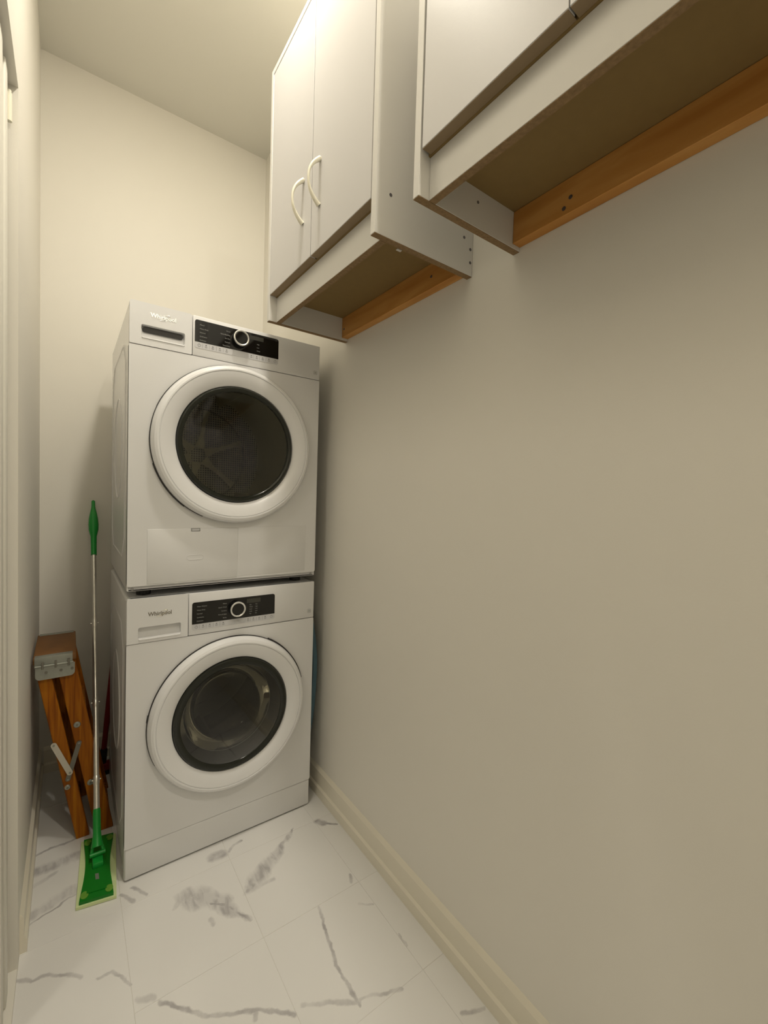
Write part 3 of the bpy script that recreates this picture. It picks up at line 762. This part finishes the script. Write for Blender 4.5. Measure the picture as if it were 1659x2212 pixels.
# bent hinge plate over the near end
hpz = TZ+.0205; ya = Y0-.0085
bm = bmesh.new()
bm_box(bm, tx0+.004, tx1-.010, ya-.003, ya+.022, hpz, hpz+.0022, bev=.0008)
bm_box(bm, tx0+.004, tx1-.010, ya-.0035, ya, TZ-.004, hpz+.002, bev=.0008)
hinge = link('hinge_plate', bm, 'galv', ld)
low = rrect(tx0+.006, tx1-.004, TZ-.048, TZ-.006, .012, 5, .002)
link('hinge_leaf', prism(low, ya-.004, ya-.0015), 'galv', hinge)
link('hinge_barrel', tube([(tx0+.005, ya-.0045, TZ-.005), (tx1-.008, ya-.0045, TZ-.005)], .0032, 10), 'galv', hinge)
for fx in (.22, .52, .82):
    x = tx0+(tx1-tx0)*fx; link('hinge_slot', box(x-.003, x+.003, ya-.0088, ya-.0036, TZ-.014, TZ+.008, bev=.0008), 'spreadd', hinge)
for fx in (.30, .64, .90):
    x = tx0+(tx1-tx0)*fx; link('hinge_rivet', tube([(x, ya-.0038, TZ-.026), (x, ya-.006, TZ-.026)], .004, 10), 'spreadd', hinge)
link('rear_cap', box(tx0+.006, tx1-.006, Y1-.012, Y1+.008, TZ+.0195, TZ+.0225, bev=.0008), 'galv', ld)
def strap(name, a, b_, hw, y, m):
    a, b_ = Vector(a), Vector(b_); d = (b_-a).normalized(); n_ = Vector((-d.y, d.x)); L_ = []
    for k in range(9): an = PI/2+PI*k/8; L_.append(tuple(a+d*hw*math.cos(an)+n_*hw*math.sin(an)))
    for k in range(9): an = -PI/2+PI*k/8; L_.append(tuple(b_+d*hw*math.cos(an)+n_*hw*math.sin(an)))
    o = link(name, prism(L_, y-.0025, y), m, ld)
    for p in (a, b_): link('rivet', tube([(p.x, y-.0025, p.y), (p.x, y-.0045, p.y)], .0032, 10), 'galv', o)
    return o
strap('spreader_arm', (.028, .325), (-.001, .213), .0068, Y0-.0005, 'spreadd')
strap('spreader_arm', (-.038, .338), (.004, .235), .0078, Y0-.004, 'spread')
for (x, z, r_) in ((.0225, .386, .0098), (.060, .180, .0098), (-.002, .186, .0082)):
    wsh = link('washer_bolt', lathe_y([(.003, Y0-.0005), (.003, Y0-.0035), (r_*.8, Y0-.0030), (r_, Y0-.001), (r_, Y0+.0005)], x, z, 24), 'galv', ld)
    link('bolt_end', tube([(x, Y0-.001, z), (x, Y0-.0045, z)], .0034, 10), 'spreadd', wsh)

# ---------------------------------------------------------------- red broom behind, blue board in the gap
br = thing('red_broom', (.12, 2.045, 0), 'red broom with a black collar, mostly hidden behind the machines', 'broom')
rx = lambda z: .117+.085*(z-.11)
link('broom_stick', tube([(rx(z), 2.045, z) for z in (.075, .3, .6, .9)], [.0095, .0105, .0105, .0105], 14), 'red', br)
link('collar', tube([(rx(z), 2.045, z) for z in (.045, .05, .098, .105)], [.012, .014, .013, .011], 14), 'dark', br)
bm = bmesh.new(); bm_box(bm, .100, .150, 2.028, 2.062, .018, .047, bev=.005); link('broom_block', bm, 'red', br)
bm = bmesh.new()
for k in range(9):
    for j in range(3):
        x = .104+k*.0052; y = 2.034+j*.011; bm_tube(bm, [(x, y, .02), (x, y, 0)], [.002, .0026], 6)
o = link('bristles', bm, 'dark', br); o['kind'] = 'stuff'
loop = [(1.60, .02), (1.90, .02), (1.93, .06), (1.93, .70), (1.88, .76), (1.62, .76), (1.53, .72), (1.497, .66), (1.475, .598), (1.464, .538), (1.463, .48), (1.467, .42), (1.474, .354), (1.489, .275), (1.51, .20), (1.545, .11)]
bl = link('blue_plastic_panel', prism(loop, .752, .768, 'x'), 'blue')
bl['label'] = 'blue rounded plastic panel standing in the gap between washing machine and right wall'; bl['category'] = 'panel'
